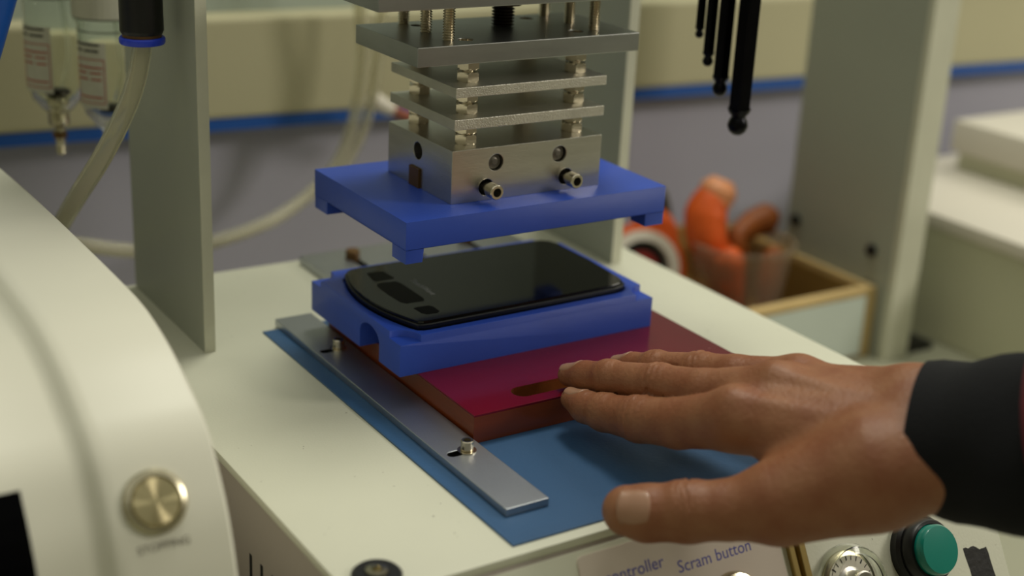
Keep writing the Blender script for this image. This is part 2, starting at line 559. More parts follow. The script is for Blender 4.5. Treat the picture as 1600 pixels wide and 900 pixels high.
# green push button
c = onp(17.75, 4.35, .06)
gb = obj('push_button', lathe([(1.62, 0), (1.62, .35), (1.5, .5), (1.42, .5), (1.38, .9), (1.3, 1.0), (1.16, 1.0), (1.16, .6)], c, nv, 48), M['black'], pm, smooth=True, label='green push button in a black bezel')
obj('button_cap', lathe([(1.12, .6), (1.12, 1.32), (1.04, 1.44), (.9, 1.45), (0, 1.5)], c, nv, 48), M['green'], gb, smooth=True)
# marker smudge, ragged
random.seed(4)
pts = []
for k in range(9): pts.append((20.55 + k * .17, 5.0 + random.uniform(-.12, .12) + .02 * k))
for k in range(9): pts.append((22.05 + .03 * k + random.uniform(-.05, .05), 5.2 + k * .3))
for k in range(9): pts.append((22.1 - k * .17, 7.9 + random.uniform(-.1, .1)))
for k in range(9): pts.append((20.6 + random.uniform(-.07, .07), 7.7 - k * .3))
obj('marker_smudge', slab_on_panel(0, 0, 0, 0, .055, .066, pts=pts), M['smudge'], pm, fix=True)
# vent slots on the left flank
for k in range(7):
    y = -3.4 - 1.15 * k
    obj('vent_slot', B(TX0 + .2, TX0 + .225, y - .12, y + .12, -8.5, -3.5 + .1 * k), M['hole'], pm)
# countersunk black screw on the table
c = (-7.7, -12.35, 0)
sc = obj('foot_screw', lathe([(.95, 0), (.95, .1), (.85, .2), (.45, .2), (.45, .05)], c, (0, 0, 1), 36), M['black'], pm, smooth=True, label='black washer screw near the table corner')
obj('screw_head', lathe([(.42, .05), (.42, .28), (.2, .3), (.2, .12), (0, .12)], c, (0, 0, 1), 24), M['chrome'], sc, smooth=True)
# side plates
obj('side_plate', B(-5.75, -5.22, 9.85, 20.3, 0, 34), [M['post']], pm, bevel=.05)
obj('side_plate', B(20.75, 21.4, 12.05, 20.3, 0, 34), [M['post']], pm, bevel=.05)
obj('plate_lit_edge', B(-5.76, -5.21, 9.80, 9.87, 0, 34), M['post_lit_edge'], pm)  # thin strips carrying the painted-in light on the front ends
obj('plate_lit_edge', B(20.74, 21.41, 12.0, 12.07, 0, 34), M['post_lit_edge'], pm)

# aluminium bar at the back of the table
bar = thing('slotted_bar', (10, 19, 0), 'blurred slotted aluminium bar on the table behind the black panel', 'bar')
obj('bar', cut(B(3.9, 17.5, 15.2, 19.9, 0, .5), [B(6.3, 6.8, 14, 18.6, .25, 1), B(10.1, 10.6, 14, 18.6, .25, 1), B(13.9, 14.4, 14, 18.6, .25, 1)]), [M['rail'], M['hole']], bar, bevel=.03)
for x in (6.5, 10.3, 14.1):
    s_ = obj('bolt', cyl(.42, .75, (x, 18.2, .3), n=20, ch=.08), M['brass'], bar, smooth=True)

# ------------------------------------------------------------------ blue sheet, rail, laminate plate
obj_sheet = obj('blue_sheet', cut(B(-2.2, 15.9, -12.98, 11.0, 0.0, .09), []), M['sheet'], origin=(8, -1, 0), bevel=.02)
tag(obj_sheet, 'thin blue sheet lying on the white table under the metal rail', 'sheet')

rail = thing('guide_rail', (-.3, .3, .09), 'flat grey aluminium rail screwed down left of the red plate', 'rail')


def slot_cut(x0, x1, y, r, z0, z1):
    pts = []
    for k in range(13):
        a = math.radians(-90 + 180 * k / 12); pts.append((x1 + r * math.cos(a), y + r * math.sin(a)))
    for k in range(13):
        a = math.radians(90 + 180 * k / 12); pts.append((x0 + r * math.cos(a), y + r * math.sin(a)))
    return prism(pts, z0, z1)


bm = cut(B(-1.3, .74, -11.05, 11.5, .09, .45), [slot_cut(-.82, -.1, -5.97, .22, .12, 1), slot_cut(-.85, -.14, 6.5, .22, .12, 1)])
obj('rail_bar', bm, [M['rail'], M['hole']], rail, bevel=.035)
for y in (-5.97, 6.5):
    wsh = obj('washer', lathe([(.22, 0), (.42, 0), (.42, .06), (.22, .06)], (-.1, y, .45), (0, 0, 1), 32, closed=True), M['steel'], rail, smooth=True)
    socket_screw('cap_screw', (-.1, y, .51), (0, 0, 1), .28, .46, rail, M['steel'])

# red laminate plate
rp = thing('laminate_plate', (8.3, 2.3, .09), 'dark red laminate plate with amber edges and a finger slot under the fixture', 'plate')
slot = slot_cut(4.1, 8.6, -3.75, .52, .55, 3)
slot2 = slot_cut(4.1, 8.6, -3.75, .52, 1.3, 3)
obj('core', cut(B(.84, 15.85, -4.95, 9.6, .09, 1.36), [slot]), [M['red_side'], M['slot_side']], rp, bevel=.02)
obj('red_face', cut(B(.84, 15.85, -4.95, 9.6, 1.36, 1.46), [slot2]), [M['red_top'], M['slot_side']], rp, bevel=.015)

# ------------------------------------------------------------------ lower blue fixture
bx0, bx1, by0, by1 = -.13, 14.33, .07, 9.56
ZT = 3.36
cutters = []
rpk = .98
for cx, cy in ((bx0 + .1, by0 + .1), (bx1 - .1, by0 + .1), (bx1 - .1, by1 - .1), (bx0 + .1, by1 - .1)):
    cutters.append(cyl(rpk, 1, (cx, cy, ZT - .34), n=28, phase=.05))
# shallow bed for the panel
def bed(grow=0.):
    P_ = []
    # outline of the black panel, seen from above: bulging left edge, rounded corners
    L0, L1 = 1.05 - grow, .45 - grow
    pts = []
    for k in range(17):
        t = k / 16
        y = .95 - grow + t * (8.15 - .95 + 2 * grow)
        bulge = 1 - (2 * t - 1) ** 2
        pts.append((1.02 - grow - .72 * bulge, y))
    left = pts[::-1]
    out = left                                   # from back-left down to front-left
    for cx, cy, a0, r in ((1.62, 1.1, 195, .58), ):
        pass
    out = out + [(1.12 - grow * .7, .72 - grow * .7), (1.35, .60 - grow), (1.7, .56 - grow)]
    out += [(6.5, .60 - grow), (12.4, .72 - grow), (12.95 + grow * .5, .84 - grow), (13.3 + grow * .7, 1.15 - grow * .6), (13.42 + grow, 1.6)]
    out += [(13.62 + grow, 4.5), (13.6 + grow, 7.5), (13.45 + grow, 8.1 + grow * .5), (13.1 + grow * .6, 8.42 + grow * .8), (12.6, 8.52 + grow)]
    out += [(7, 8.62 + grow), (1.9, 8.6 + grow), (1.4 - grow * .5, 8.52 + grow * .8), (1.15 - grow * .8, 8.35 + grow * .5)]
    return out


def clean(pts):
    out = []
    for p in pts:
        if not out or (Vector(p) - Vector(out[-1])).length > .02: out.append(p)
    return out


cutters.append(prism(clean(bed(.06)), ZT - .25, ZT + 1))
# arch notch in the left flank
arch = [(2.15, 1.0), (2.15, 2.35)]
for k in range(1, 12):
    a = math.radians(180 - 180 * k / 12); arch.append((3.14 + .99 * math.cos(a), 2.35 + .62 * math.sin(a)))
arch += [(4.13, 2.35), (4.13, 1.0)]
cutters.append(prism(arch, -1, 1.3, 'x'))
lf = cut(B(bx0, bx1, by0, by1, 1.46, ZT), cutters)
o = obj('lower_fixture', lf, [M['blue'], M['blue']], origin=(7.1, 4.8, 1.46), bevel=.03, smooth=True)
tag(o, 'lower blue printed tray holding the black glass panel, with an arch notch in its side', 'fixture')

# ------------------------------------------------------------------ black glass panel
gp = thing('touch_panel', (7, 4.6, ZT - .25), 'black glass touch panel with three dark windows lying in the blue tray', 'panel')
ol = clean(bed(0))
cx0 = sum(p[0] for p in ol) / len(ol); cy0 = sum(p[1] for p in ol) / len(ol)


def shrink(pts, d):
    return [(x - d * (1 if x > cx0 else -1) * min(1, abs(x - cx0) / 5), y - d * (1 if y > cy0 else -1) * min(1, abs(y - cy0) / 3)) for x, y in pts]


def stack(levels, m, name, parent, **k):
    bm = bmesh.new(); rings = []
    for d, z in levels:
        rings.append([bm.verts.new((x, y, z)) for x, y in shrink(ol, d)])
    n = len(ol)
    for a, b in zip(rings, rings[1:]):
        for i in range(n): bm.faces.new((a[i], a[(i + 1) % n], b[(i + 1) % n], b[i]))
    bm.faces.new(rings[0]); bm.faces.new(rings[-1][::-1])
    return obj(name, bm, m, parent, **k)


stack([(.28, ZT - .25), (.05, ZT - .12), (0, ZT + .05), (0, ZT + .22), (.04, ZT + .26), (.3, ZT + .26)], M['bezel_black'], 'rim', gp, smooth=True)
stack([(.1, ZT + .26), (.1, ZT + .37), (.13, ZT + .39)], M['glass_black'], 'glass', gp, smooth=False)
ZG = ZT + .39
win = [
    [(1.98, 7.62), (2.85, 7.55), (2.92, 6.42), (2.75, 6.28), (1.85, 6.32), (1.78, 6.6)],
    [(1.70, 5.95), (2.0, 6.05), (2.72, 5.95), (2.85, 5.6), (2.85, 3.3), (2.7, 2.95), (1.75, 3.0), (1.58, 3.3), (1.52, 4.4), (1.55, 5.6)],
    [(1.75, 2.3), (1.95, 2.4), (2.6, 2.35), (2.72, 2.1), (2.7, 1.5), (2.55, 1.32), (1.95, 1.36), (1.8, 1.6)],
]
for wpts in win:
    obj('window', prism(wpts, ZG - .02, ZG + .004), M['window_black'], gp, label='matt black window')
obj('lettering', text_bm('TouchWave', .46, (3.42, 5.8, ZG), (0, -1, 0), (1, 0, 0), .004), M['grey_print'], gp, label='small grey printed word')

# ------------------------------------------------------------------ upper blue fixture
CZ0, CZ1 = 7.58, 8.89
uf = B(0, 14.5, 0, 9.44, CZ0, CZ1)
def taper_leg(x0, x1, y0, y1, z0, z1, tx, ty, sx, sy):
    bm = bmesh.new()
    vs = box(bm, x0, x1, y0, y1, z0, z1)
    for v in vs[:4]:
        if sx > 0 and abs(v.co.x - x1) < 1e-6: v.co.x -= tx
        if sx < 0 and abs(v.co.x - x0) < 1e-6: v.co.x += tx
    return bm
e_ = .012
bmU = cut(uf, [taper_leg(e_, .95, e_, 1.3, 6.93, 7.7, .08, 0, 1, 0), taper_leg(13.35, 14.5 - e_, e_, 1.2, 6.93, 7.7, .03, 0, -1, 0),
               taper_leg(e_, 1.0, 8.05, 9.44 - e_, 6.93, 7.7, .05, 0, 1, 0), taper_leg(13.4, 14.5 - e_, 8.2, 9.44 - e_, 6.93, 7.7, .05, 0, -1, 0)], 'UNION')
o = obj('upper_fixture', bmU, [M['blue'], M['blue']], origin=(7.2, 4.7, 6.9), bevel=.02, smooth=True)
tag(o, 'upper blue printed cap plate with four corner legs clamped under the metal block', 'fixture')

# ------------------------------------------------------------------ press head
ph = thing('pressing_tool', (7.3, 4.6, 8.89), 'pressing tool of stacked aluminium plates, nuts and a drilled heating block', 'press tool')
X0, X1, Y0, Y1 = 3.15, 11.5, 1.54, 7.72
holes = [cyl(.40, 1.2, (5.51, Y0 - .6, 10.66), (0, 1, 0), 32), cyl(.40, 1.2, (9.07, Y0 - .6, 10.70), (0, 1, 0), 32),
         cyl(.40, 1.6, (5.02, Y0 - .6, 9.52), (0, 1, 0), 32), cyl(.40, 1.6, (9.50, Y0 - .6, 9.54), (0, 1, 0), 32),
         cyl(.42, 1.6, (X0 - .8, 4.76, 10.66), (1, 0, 0), 32), B(X0 - .4, X0 + .35, 4.42, 5.42, 8.5, 9.85)]
hb = obj('heating_block', cut(B(X0, X1, Y0, Y1, CZ1, 11.42), holes), [M['alu'], M['alu']], ph, bevel=.025, label='drilled aluminium block')
obj('heater_end', lathe([(0, 0), (.13, 0), (.2, .06), (.34, .08), (.345, .3)], (5.51, Y0 + .1, 10.66), (0, 1, 0), 28), M['insert'], hb, smooth=True)
obj('heater_end', lathe([(0, 0), (.13, 0), (.2, .06), (.34, .08), (.345, .3)], (9.07, Y0 + .1, 10.70), (0, 1, 0), 28), M['insert'], hb, smooth=True)
obj('hole_lining', cyl(.40, .2, (X0 + .55, 4.76, 10.66), (1, 0, 0), 28), M['steel_dark'], hb)
for x, z in ((5.02, 9.52), (9.50, 9.54)):
    obj('hole_lining', cyl(.39, .1, (x, Y0 + .9, z), (0, 1, 0), 28), M['hole'], hb)
    socket_screw('cap_screw', (x, Y0 - .42, z), (0, -1, 0), .36, .58, hb, M['steel'], shank=(.25, 1.45))
obj('square_insert', B(X0 - .12, X0 + .34, 4.44, 5.40, CZ1, 9.84), M['brass'], hb, bevel=.02, label='brown square insert')

SP = 'spacer_plate'
obj(SP, B(3.19, 11.5, 1.50, 7.7, 12.37, 12.86), M['alu_thin'], ph, bevel=.03)
obj(SP, B(3.19, 11.5, 1.46, 7.64, 13.87, 14.33), M['alu_thin'], ph, bevel=.03)
ell = []
def round_hole(x, y, r, z0, z1): return cyl(r, z1 - z0, (x, y, z0), n=24)
MP0, MP1 = 15.35, 16.23
bm = cut(B(1.28, 13.4, 1.64, 7.66, MP0, MP1),
         [round_hole(4.35, 2.75, .36, 15.9, 17), round_hole(10.6, 2.95, .36, 15.9, 17), round_hole(3.95, 6.6, .30, 15.9, 17), round_hole(10.2, 6.7, .36, 15.9, 17)])
obj('mounting_plate', bm, [M['alu_cast'], M['steel']], ph, bevel=.035, label='thick dull aluminium plate')
bm = B(-.75, 14.0, 1.5, 8.6, 17.88, 19.1)
obj('upper_plate', bm, M['alu_cast'], ph, bevel=.035, label='thick aluminium plate cut by the top of the frame')
# nuts between the plates
proto = None
studs = [(4.55, 2.75), (10.55, 2.8), (4.42, 7.0), (10.5, 7.0)]
for i, (x, y) in enumerate(studs):
    obj('stud', cyl(.29, 16.0 - 11.2, (x, y, 11.3), n=20), M['steel'], ph, smooth=True)
    for z0, z1 in ((11.42, 12.37), (12.86, 13.87), (14.33, 15.35)):
        for z in (z0, z1 - .45):
            if proto is None:
                proto = obj('hex_nut', hex_nut((x, y, z), .98, .45), M['steel'], ph)
                pb = Vector((x, y, z))
            else:
                n_ = dup(proto, Vector((x, y, z)) - pb)
                n_.scale = (1, 1, 1)
                n_.rotation_euler = (0, 0, 0)
# threaded rods up to the upper plate
pr = None
for x, y in ((3.52, 2.85), (3.55, 4.98), (3.58, 7.2), (11.61, 2.93), (11.56, 4.93), (11.48, 7.05)):
    if pr is None:
        pr = obj('threaded_rod', threaded((x, y, 16.15), .29, 1.8), M['steel'], ph, smooth=False); pb2 = Vector((x, y, 0))
    else:
        dup(pr, Vector((x, y, 0)) - pb2)
obj('centre_bolt', threaded((7.87, 5.2, 16.25), .56, 1.2, .14, 28), M['steel_dark'], ph)
bm = hex_nut((7.87, 5.2, 17.28), 1.7, .5)
obj('centre_nut', bm, M['steel_dark'], ph, smooth=True)
obj('ram_rod', cyl(1.4, 11, (7.5, 4.8, 19.0), n=32), M['chrome'], ph, smooth=True)

# ------------------------------------------------------------------ hex keys hanging on the right side plate
def hex_key(x, y, ztip, af, top, label):
    t = thing('hex_key', (x, y, ztip), label, 'hex key', 'black ball-end hex keys')
    R = af / math.sqrt(3)
    bm = bmesh.new()
    prof = [(0, 0), (R * .38, .01), (R * .70, .16 * af), (R * .86, .38 * af), (R * .88, .5 * af), (R * .76, .72 * af), (R * .62, .86 * af), (R * .64, .95 * af), (R * .9, 1.12 * af), (R, 1.3 * af)]
    lathe(prof, (x, y, ztip), (0, 0, 1), 24, bm)
    obj('ball_end', bm, M['key_black'], t, smooth=True)
    bm = cyl(R, top - ztip - 1.25 * af, (x, y, ztip + 1.25 * af), n=6, phase=math.radians(18))
    obj('shank', bm, M['key_black'], t, bevel=af * .03)
    bm = tube([(x, y, top - .01), (x + .05, y, top + af * .9), (x + af * 1.2, y + .02, top + af * 1.7), (x + af * 4, y + .05, top + af * 1.75)], R * .97, 6)
    obj('bent_arm', bm, M['key_black'], t)
    return t


keys = [(20.55, 1.80, 10.5, 1.06, 'widest black hex key, hanging lowest and nearest'),
        (20.12, 2.98, 12.35, .78, 'second widest black hex key, hanging just left of the widest'),
        (19.8, 3.75, 13.75, .56, 'thin black hex key, third down from the shortest'),
        (19.66, 4.45, 15.10, .44, 'thinnest black hex key with the highest tip')]
keys[2] = (19.8, 3.75, 13.75, .56, 'thin black hex key between the second widest and the shortest')
keys = [(x - .15, y, z, af, l) for x, y, z, af, l in keys]
for x, y, z, af, lab in keys: hex_key(x, y, z, af, 24, lab)
kh = thing('key_holder', (20.4, 5, 21), 'black bracket on the side plate holding the hex keys', 'holder')
obj('holder_block', cut(B(19.0, 21.5, 1.0, 5.6, 20.5, 22.5), [cyl(af * .6, 4, (x, y, 19.8), n=20) for x, y, z, af, l in keys]), [M['black'], M['black']], kh, bevel=.1)
obj('holder_arm', B(20.7, 21.4, 5.6, 12.0, 20.8, 22.2), M['black'], kh)

# ------------------------------------------------------------------ air filters, fitting and tubing
def bowl(x, y, zb, R, H, label, drain):
    """clear bowl hanging down from its black head; zb = bottom of the cylindrical part"""
    t = thing('air_filter', (x, y, zb - 2), label, 'air filter', 'clear air filter bowls')
    prof = [(R * .30, -1.15), (R * .33, -.55), (R * .5, -.35), (R * .85, .35), (R * .96, 1.1), (R * .98, 3), (R, H - .2), (R * 1.06, H), (R * 1.06, H + .25), (R * .93, H + .25), (R * .9, H - .3),
            (R * .88, 3), (R * .86, 1.2), (R * .74, .5), (R * .42, -.15), (R * .2, -.3), (R * .2, -1.15)]
    obj('bowl', lathe(prof, (x, y, zb), (0, 0, 1), 40, closed=True), M['clear'], t, smooth=True)
    bm = lathe([(0, 0), (R * .42, 0), (R * .5, .15), (R * .38, .3), (0, .35)], (x, y, zb + .5), (0, 0, 1), 28)
    obj('baffle', bm, M['steel_dark'], t, smooth=True)
    obj('inner_tube', tube([(x + R * .2, y, zb + 1), (x + R * .45, y - .1, zb + 3), (x + R * .3, y, zb + H)], .12, 8), M['clear'], t, smooth=True)
    # label wrapped on the front
    u = Vector((-.516, -.783, 0)).normalized()   # roughly outwards
    rt = Vector((u.y * -1, u.x, 0))
    def patch(a0, a1, z0, z1, dr, m, name, thick=.0, seg=10):
        bm = bmesh.new(); rows = []
        for k in range(seg + 1):
            a = math.radians(a0 + (a1 - a0) * k / seg)
            d = u * math.cos(a) + rt * math.sin(a)
            rows.append([bm.verts.new(Vector((x, y, zb + zz)) + d * (R * .995 + rr)) for zz, rr in ((z0, dr), (z1, dr), (z1, dr + .012), (z0, dr + .012))])
        for a, b in zip(rows, rows[1:]):
            for i in range(4): bm.faces.new((a[i], b[i], b[(i + 1) % 4], a[(i + 1) % 4]))
        bm.faces.new(rows[0]); bm.faces.new(rows[-1][::-1])
        return bm
    lab = obj('label', patch(-62, 12, .9, 4.6, .0, None, ''), M['water_white'], t)
    bm = bmesh.new()
    def add(b):
        me = to_mesh(b); bm.from_mesh(me); bpy.data.meshes.remove(me)
    for z in (1.2, 3.62): add(patch(-60, 8, z, z + .05, .014, None, ''))
    for a in (-60, 7): add(patch(a, a + 1.6, 1.2, 3.66, .014, None, '', seg=2))
    for z, a, b in ((3.15, -55, 4), (2.85, -55, -30), (2.85, -22, 2), (2.5, -55, -28), (2.5, -20, 2), (1.5, -55, 3)):
        add(patch(a, b, z, z + .09, .014, None, ''))
    obj('red_print', bm, M['print_red'], lab)
    bm = bmesh.new()
    for z, a, b in ((4.4, -58, 0), (4.05, -60, -40), (4.05, -34, -2)):
        add(patch(a, b, z, z + .12, .014, None, ''))
    obj('black_print', bm, M['print_black'], lab)
    bm = bmesh.new()
    for z, a, b in ((H - .5, -60, 70),): add(patch(a, b, z, z + .07, .03, None, '', seg=20))
    obj('seal_line', bm, M['print_black'], t)
    obj('head', lathe([(R * .9, 0), (R * 1.12, 0), (R * 1.12, .6), (R * 1.0, .7), (R * 1.0, 5), (0, 5)], (x, y, zb + H + .2), (0, 0, 1), 36), M['black'], t, smooth=True)
    obj('head_label', lathe([(R * 1.125, 0), (R * 1.135, 0), (R * 1.135, 1.6), (R * 1.125, 1.6)], (x, y, zb + H + .28), (0, 0, 1), 36, closed=True), M['water_white'], t)
    if drain:
        obj('drain_valve', lathe([(0, .35), (R * .34, .35), (R * .40, .2), (R * .40, -.3), (R * .36, -.4), (R * .36, -1.2), (R * .2, -1.35), (R * .16, -1.5), (R * .16, -2.0), (.3, -2.02), (.3, -2.2), (.22, -2.3),
                                  (.28, -2.4), (.22, -2.5), (.28, -2.65), (.22, -2.75), (.28, -2.9), (.2, -3.0), (0, -3.0)], (x, y, zb), (0, 0, 1), 28), M['chrome'], t, smooth=True)
        obj('thumb_ring', lathe([(R * .15, 0), (.42, 0), (.42, .3), (R * .15, .3)], (x, y, zb - 2.0), (0, 0, 1), 6, closed=True), M['brass'], t)
    return t


bowl(-4.9, 25.9, 8.1, 1.62, 5.6, 'clear air filter bowl with red and black printed label, right of the pair', False)
bowl(-7.1, 28.6, 8.6, 1.62, 6.6, 'clear air filter bowl with metal drain nozzle, left of the pair', True)
fb = thing('filter_bracket', (-6, 26, 17), 'steel bracket carrying the air filters behind the left side plate', 'bracket')
obj('bracket', B(-9.6, -3.0, 23.6, 31, 19.0, 19.5), M['post'], fb)
obj('bracket_arm', B(-5.7, -5.2, 20.3, 24.5, 18.2, 20.5), M['post'], fb)

ft = thing('tube_fitting', (-7.5, 12, 15), 'black push-in tube fitting with a blue release ring', 'fitting')
d = Vector((.0, .0, 1))
obj('collar', lathe([(.0, .15), (.93, .15), (1.0, .3), (1.0, .35), (.98, 4.5), (0, 4.5)], (-7.52, 12.0, 15.4), d, 36), M['black'], ft, smooth=True)
obj('brass_ring', lathe([(.8, 0), (.9, 0), (.9, .2), (.8, .2)], (-7.52, 12.0, 15.4), d, 36, closed=True), M['brass'], ft, smooth=True)
obj('release_ring', lathe([(.52, 0), (1.0, 0), (1.05, .08), (1.05, .26), (1.0, .33), (.52, .33)], (-7.52, 12.0, 15.08), d, 36, closed=True), M['ring_blue'], ft, smooth=True)
p1 = [(-7.52, 12, 15.8), (-7.55, 12, 14.8), (-8.16, 11.97, 12.66), (-9.4, 12.29, 10.09), (-10.3, 14.26, 7.4), (-10.3, 17.5, 5.0), (-9.3, 22.5, 2.4), (-7.2, 27.0, .6), (-2.46, 31.3, -1.84), (0.89, 32.8, -2.66), (4.48, 34.2, -3.03),
      (9.9, 36.0, -2.4), (14.28, 37.0, 0.11), (16.02, 37.0, 3.94), (16.64, 37.0, 8.03), (16.29, 37.0, 12.08), (16.1, 37, 17)]
tb = obj('air_tube', tube(p1, .47, 18, sub=8, caps=False), M['tube'], origin=(-4.85, 19.8, 13), smooth=True)
so = tb.modifiers.new('wall', 'SOLIDIFY'); so.thickness = .0013; so.offset = -1
tag(tb, 'clear plastic air tube running from the blue-ringed fitting round behind the press', 'tube')
p2 = [(13.4, 36.6, -1.0), (15.6, 36.9, .9), (17.1, 37.0, 3.85), (17.8, 37.0, 7.96), (18.1, 37.0, 12.0), (18.2, 37, 17)]
tb = obj('air_tube', tube(p2, .36, 14, sub=8, caps=False), M['tube'], origin=(18, 39, 3), smooth=True)
so = tb.modifiers.new('wall', 'SOLIDIFY'); so.thickness = .001; so.offset = -1
tag(tb, 'second blurred clear tube rising beside the first behind the press head', 'tube')
wr = thing('pipe_joint', (20.5, 41, 3.5), 'blurred pale pipe joint with a red end behind the press plates', 'pipe joint')
obj('joint_body', tube([(17.6, 37.6, 4.9), (18.5, 37.6, 4.3), (19.3, 37.6, 3.9)], [.7, .6, .45], 16), M['white_plastic'], wr, smooth=True)
obj('red_end', tube([(19.2, 37.6, 3.95), (20.3, 37.6, 3.4), (21.3, 37.6, 3.1)], .42, 14), mat('red_brown_plastic', '8a4a34', .5), wr, smooth=True)
# blue thing in the top left corner
bh = obj('blue_lever', tube([(-16.9, 11.0, 10.2), (-15.96, 11.32, 12.58), (-14.97, 11.73, 14.96), (-13.99, 12.14, 17.34), (-13.03, 12.56, 19.72)], .92, 20), M['blue_metal'], origin=(-16, 11, 12), smooth=True)
tag(bh, 'blue painted lever in the top left corner of the photo', 'lever')

# ------------------------------------------------------------------ near white machine with curved casing
nm = thing('white_machine', (-16, 0, BZ), 'white curved machine casing at the left with a chrome push button and dark screen', 'machine')
prof = [(22, 7.6), (16, 7.85), (10, 7.97), (4, 8.0), (0, 7.97), (-1.6, 7.90), (-3.0, 7.72), (-5.04, 7.2), (-6.95, 6.40), (-8.05, 5.85), (-8.95, 5.1), (-9.86, 3.85), (-10.4, 2.9), (-10.8, 1.9), (-11.16, .76), (-11.9, -2), (-12.8, -6), (-13.4, -10), (-13.5, BZ)]
# smooth it
def catmull(P, sub=4):
    out = []
    for i in range(len(P) - 1):
        p0, p1_, p2_, p3 = [Vector(P[max(min(j, len(P) - 1), 0)]) for j in (i - 1, i, i + 1, i + 2)]
        for k in range(sub):
            t = k / sub
            out.append(tuple(.5 * ((2 * p1_) + (p2_ - p0) * t + (2 * p0 - 5 * p1_ + 4 * p2_ - p3) * t * t + (3 * p1_ - p0 - 3 * p2_ + p3) * t ** 3)))
    out.append(tuple(P[-1])); return out


pf = catmull(prof)


def off(pf, d):
    out = []
    for i, (y, z) in enumerate(pf):
        a = Vector(pf[max(i - 1, 0)]); b = Vector(pf[min(i + 1, len(pf) - 1)])
        t = (b - a).normalized(); n = Vector((t.y, -t.x))      # outward for a path running back -> front
        if n.y < -.001 and i < 20: n = -n
        out.append((y - n.x * d, z - n.y * d))
    return out


t_ = Vector((pf[1][0] - pf[0][0], pf[1][1] - pf[0][1]))
# cross-section along x: (x, inset) pairs -> right flank rounded edge, cheek, soft step, recessed middle
sect = [(-12.5, .6), (-12.5, .25), (-12.55, .10), (-12.68, .0), (-13.5, -.02), (-16.2, -.02), (-16.55, 0.02), (-16.75, .10), (-16.95, .28), (-17.15, .42), (-17.5, .5), (-20, .5), (-26, .5), (-30, .5)]
bm = bmesh.new(); rings = []
for x, ins in sect:
    rings.append([bm.verts.new((x, y, z)) for y, z in off(pf, -ins if False else ins)])
for a, b in zip(rings, rings[1:]):
    for i in range(len(a) - 1): bm.faces.new((a[i], a[i + 1], b[i + 1], b[i]))
# right flank closing wall and rear
last = rings[0]
cl = [bm.verts.new((-12.5, 22, BZ))]
bm.faces.new(last + cl)
bmesh.ops.recalc_face_normals(bm, faces=bm.faces)
obj('casing', bm, M['casing'], nm, smooth=True)
# button on the cheek
import bisect
def surf_at(z):
    for (ya, za), (yb, zb) in zip(pf, pf[1:]):
        if za >= z >= zb and ya < 0:
            t = (za - z) / (za - zb + 1e-9)
            dirv = Vector((0, yb - ya, zb - za)).normalized()
            n = Vector((0, -abs(dirv.z), abs(dirv.y)))
            n = Vector((0, dirv.z, -dirv.y)); n = n if n.y < 0 else -n
            return Vector((0, ya + (yb - ya) * t, z)), n.normalized(), dirv
p, n, dv = surf_at(3.75)
c = Vector((-15.05, p.y, p.z))
bt = disc_local('push_button', c, n, [(1.13, -.05), (1.13, .12), (1.05, .22), (.9, .26), (.86, .2)], M['chrome'], nm)
bt['label'] = 'chrome push button'
brushed2 = mat('radial_brushed_brass', 'c4b890', .34, 1)
b_ = brushed2.node_tree.nodes['Principled BSDF']; b_.inputs['Anisotropic'].default_value = .97
tn = brushed2.node_tree.nodes.new('ShaderNodeTangent'); tn.direction_type = 'RADIAL'; tn.axis = 'Z'
brushed2.node_tree.links.new(tn.outputs['Tangent'], b_.inputs['Tangent'])
disc_local('button_face', c, n, [(.85, .1), (.85, .22), (.8, .27), (0, .3)], brushed2, bt, flat=True)
p, n, dv = surf_at(2.28)
obj('lettering', text_bm('STOPPING', .40, Vector((-15.95, p.y, p.z)) + n * .03, (1, 0, 0), -dv, .006), M['ink_grey'], nm, label='small grey word under the button')
# screen on the recessed middle
bm = bmesh.new()
zs = [4.95, 4.2, 3.5, 2.8, 2.0, 1.0, 0, -1.2]
rr = []
for z in zs:
    p, n, dv = surf_at(z)
    q = p - n * .5
    rr.append([bm.verts.new(Vector((x, q.y, q.z)) + n * t) for x, t in ((-24.5, .0), (-24.5, .05), (-19.2, .05), (-19.2, .0))])
for a, b in zip(rr, rr[1:]):
    for i in range(3): bm.faces.new((a[i], b[i], b[i + 1], a[i + 1]))
bm.faces.new(rr[0]); bm.faces.new(rr[-1][::-1])
obj('screen', bm, M['window_black'], nm, label='black screen')

# ------------------------------------------------------------------ right background
pl = thing('tall_press', (52.5, 22, BZ), 'blurred tall painted side frame of the press at the right, with two black screws', 'machine')
obj('frame_plate', B(51.3, 51.9, 17.2, 28.7, BZ, 45), M['post'], pl, bevel=.05)
obj('frame_edge', B(51.3, 53.9, 16.6, 17.2, BZ, 45), M['post_lit_edge'], pl, bevel=.1)
for y in (19.2, 27.6):
    obj('screw', cyl(.48, .4, (51.3, y, -5.72), (-1, 0, 0), 24, ch=.08), M['black'], pl, smooth=True)
obj('bench_shade_slab', B(51.9, 57, 16.8, 24, BZ, BZ + .5), M['black'], pl)  # black slab standing in for the shadow on the bench

cb = thing('white_cabinet', (72, 24, BZ), 'white cabinet block on the bench at the far right behind the sleeve', 'cabinet')
obj('cabinet_body', B(58.3, 92, 8, 31.5, BZ, -4.9), M['white_face'], cb, bevel=.2)
obj('cabinet_top', B(58, 92.3, 7.7, 32.0, -4.9, -3.7), M['white_plastic'], cb, bevel=.25, smooth=True)
wb = thing('white_box', (76, 22, -3.7), 'blurred white box standing on top of the white cabinet', 'box')
obj('box_body', B(70.6, 84, 12, 28.3, -3.7, -2.2), M['white_face'], wb, bevel=.15)
obj('box_lid', B(70, 84.6, 11.4, 28.9, -2.2, .7), M['white_plastic'], wb, bevel=.4, smooth=True)

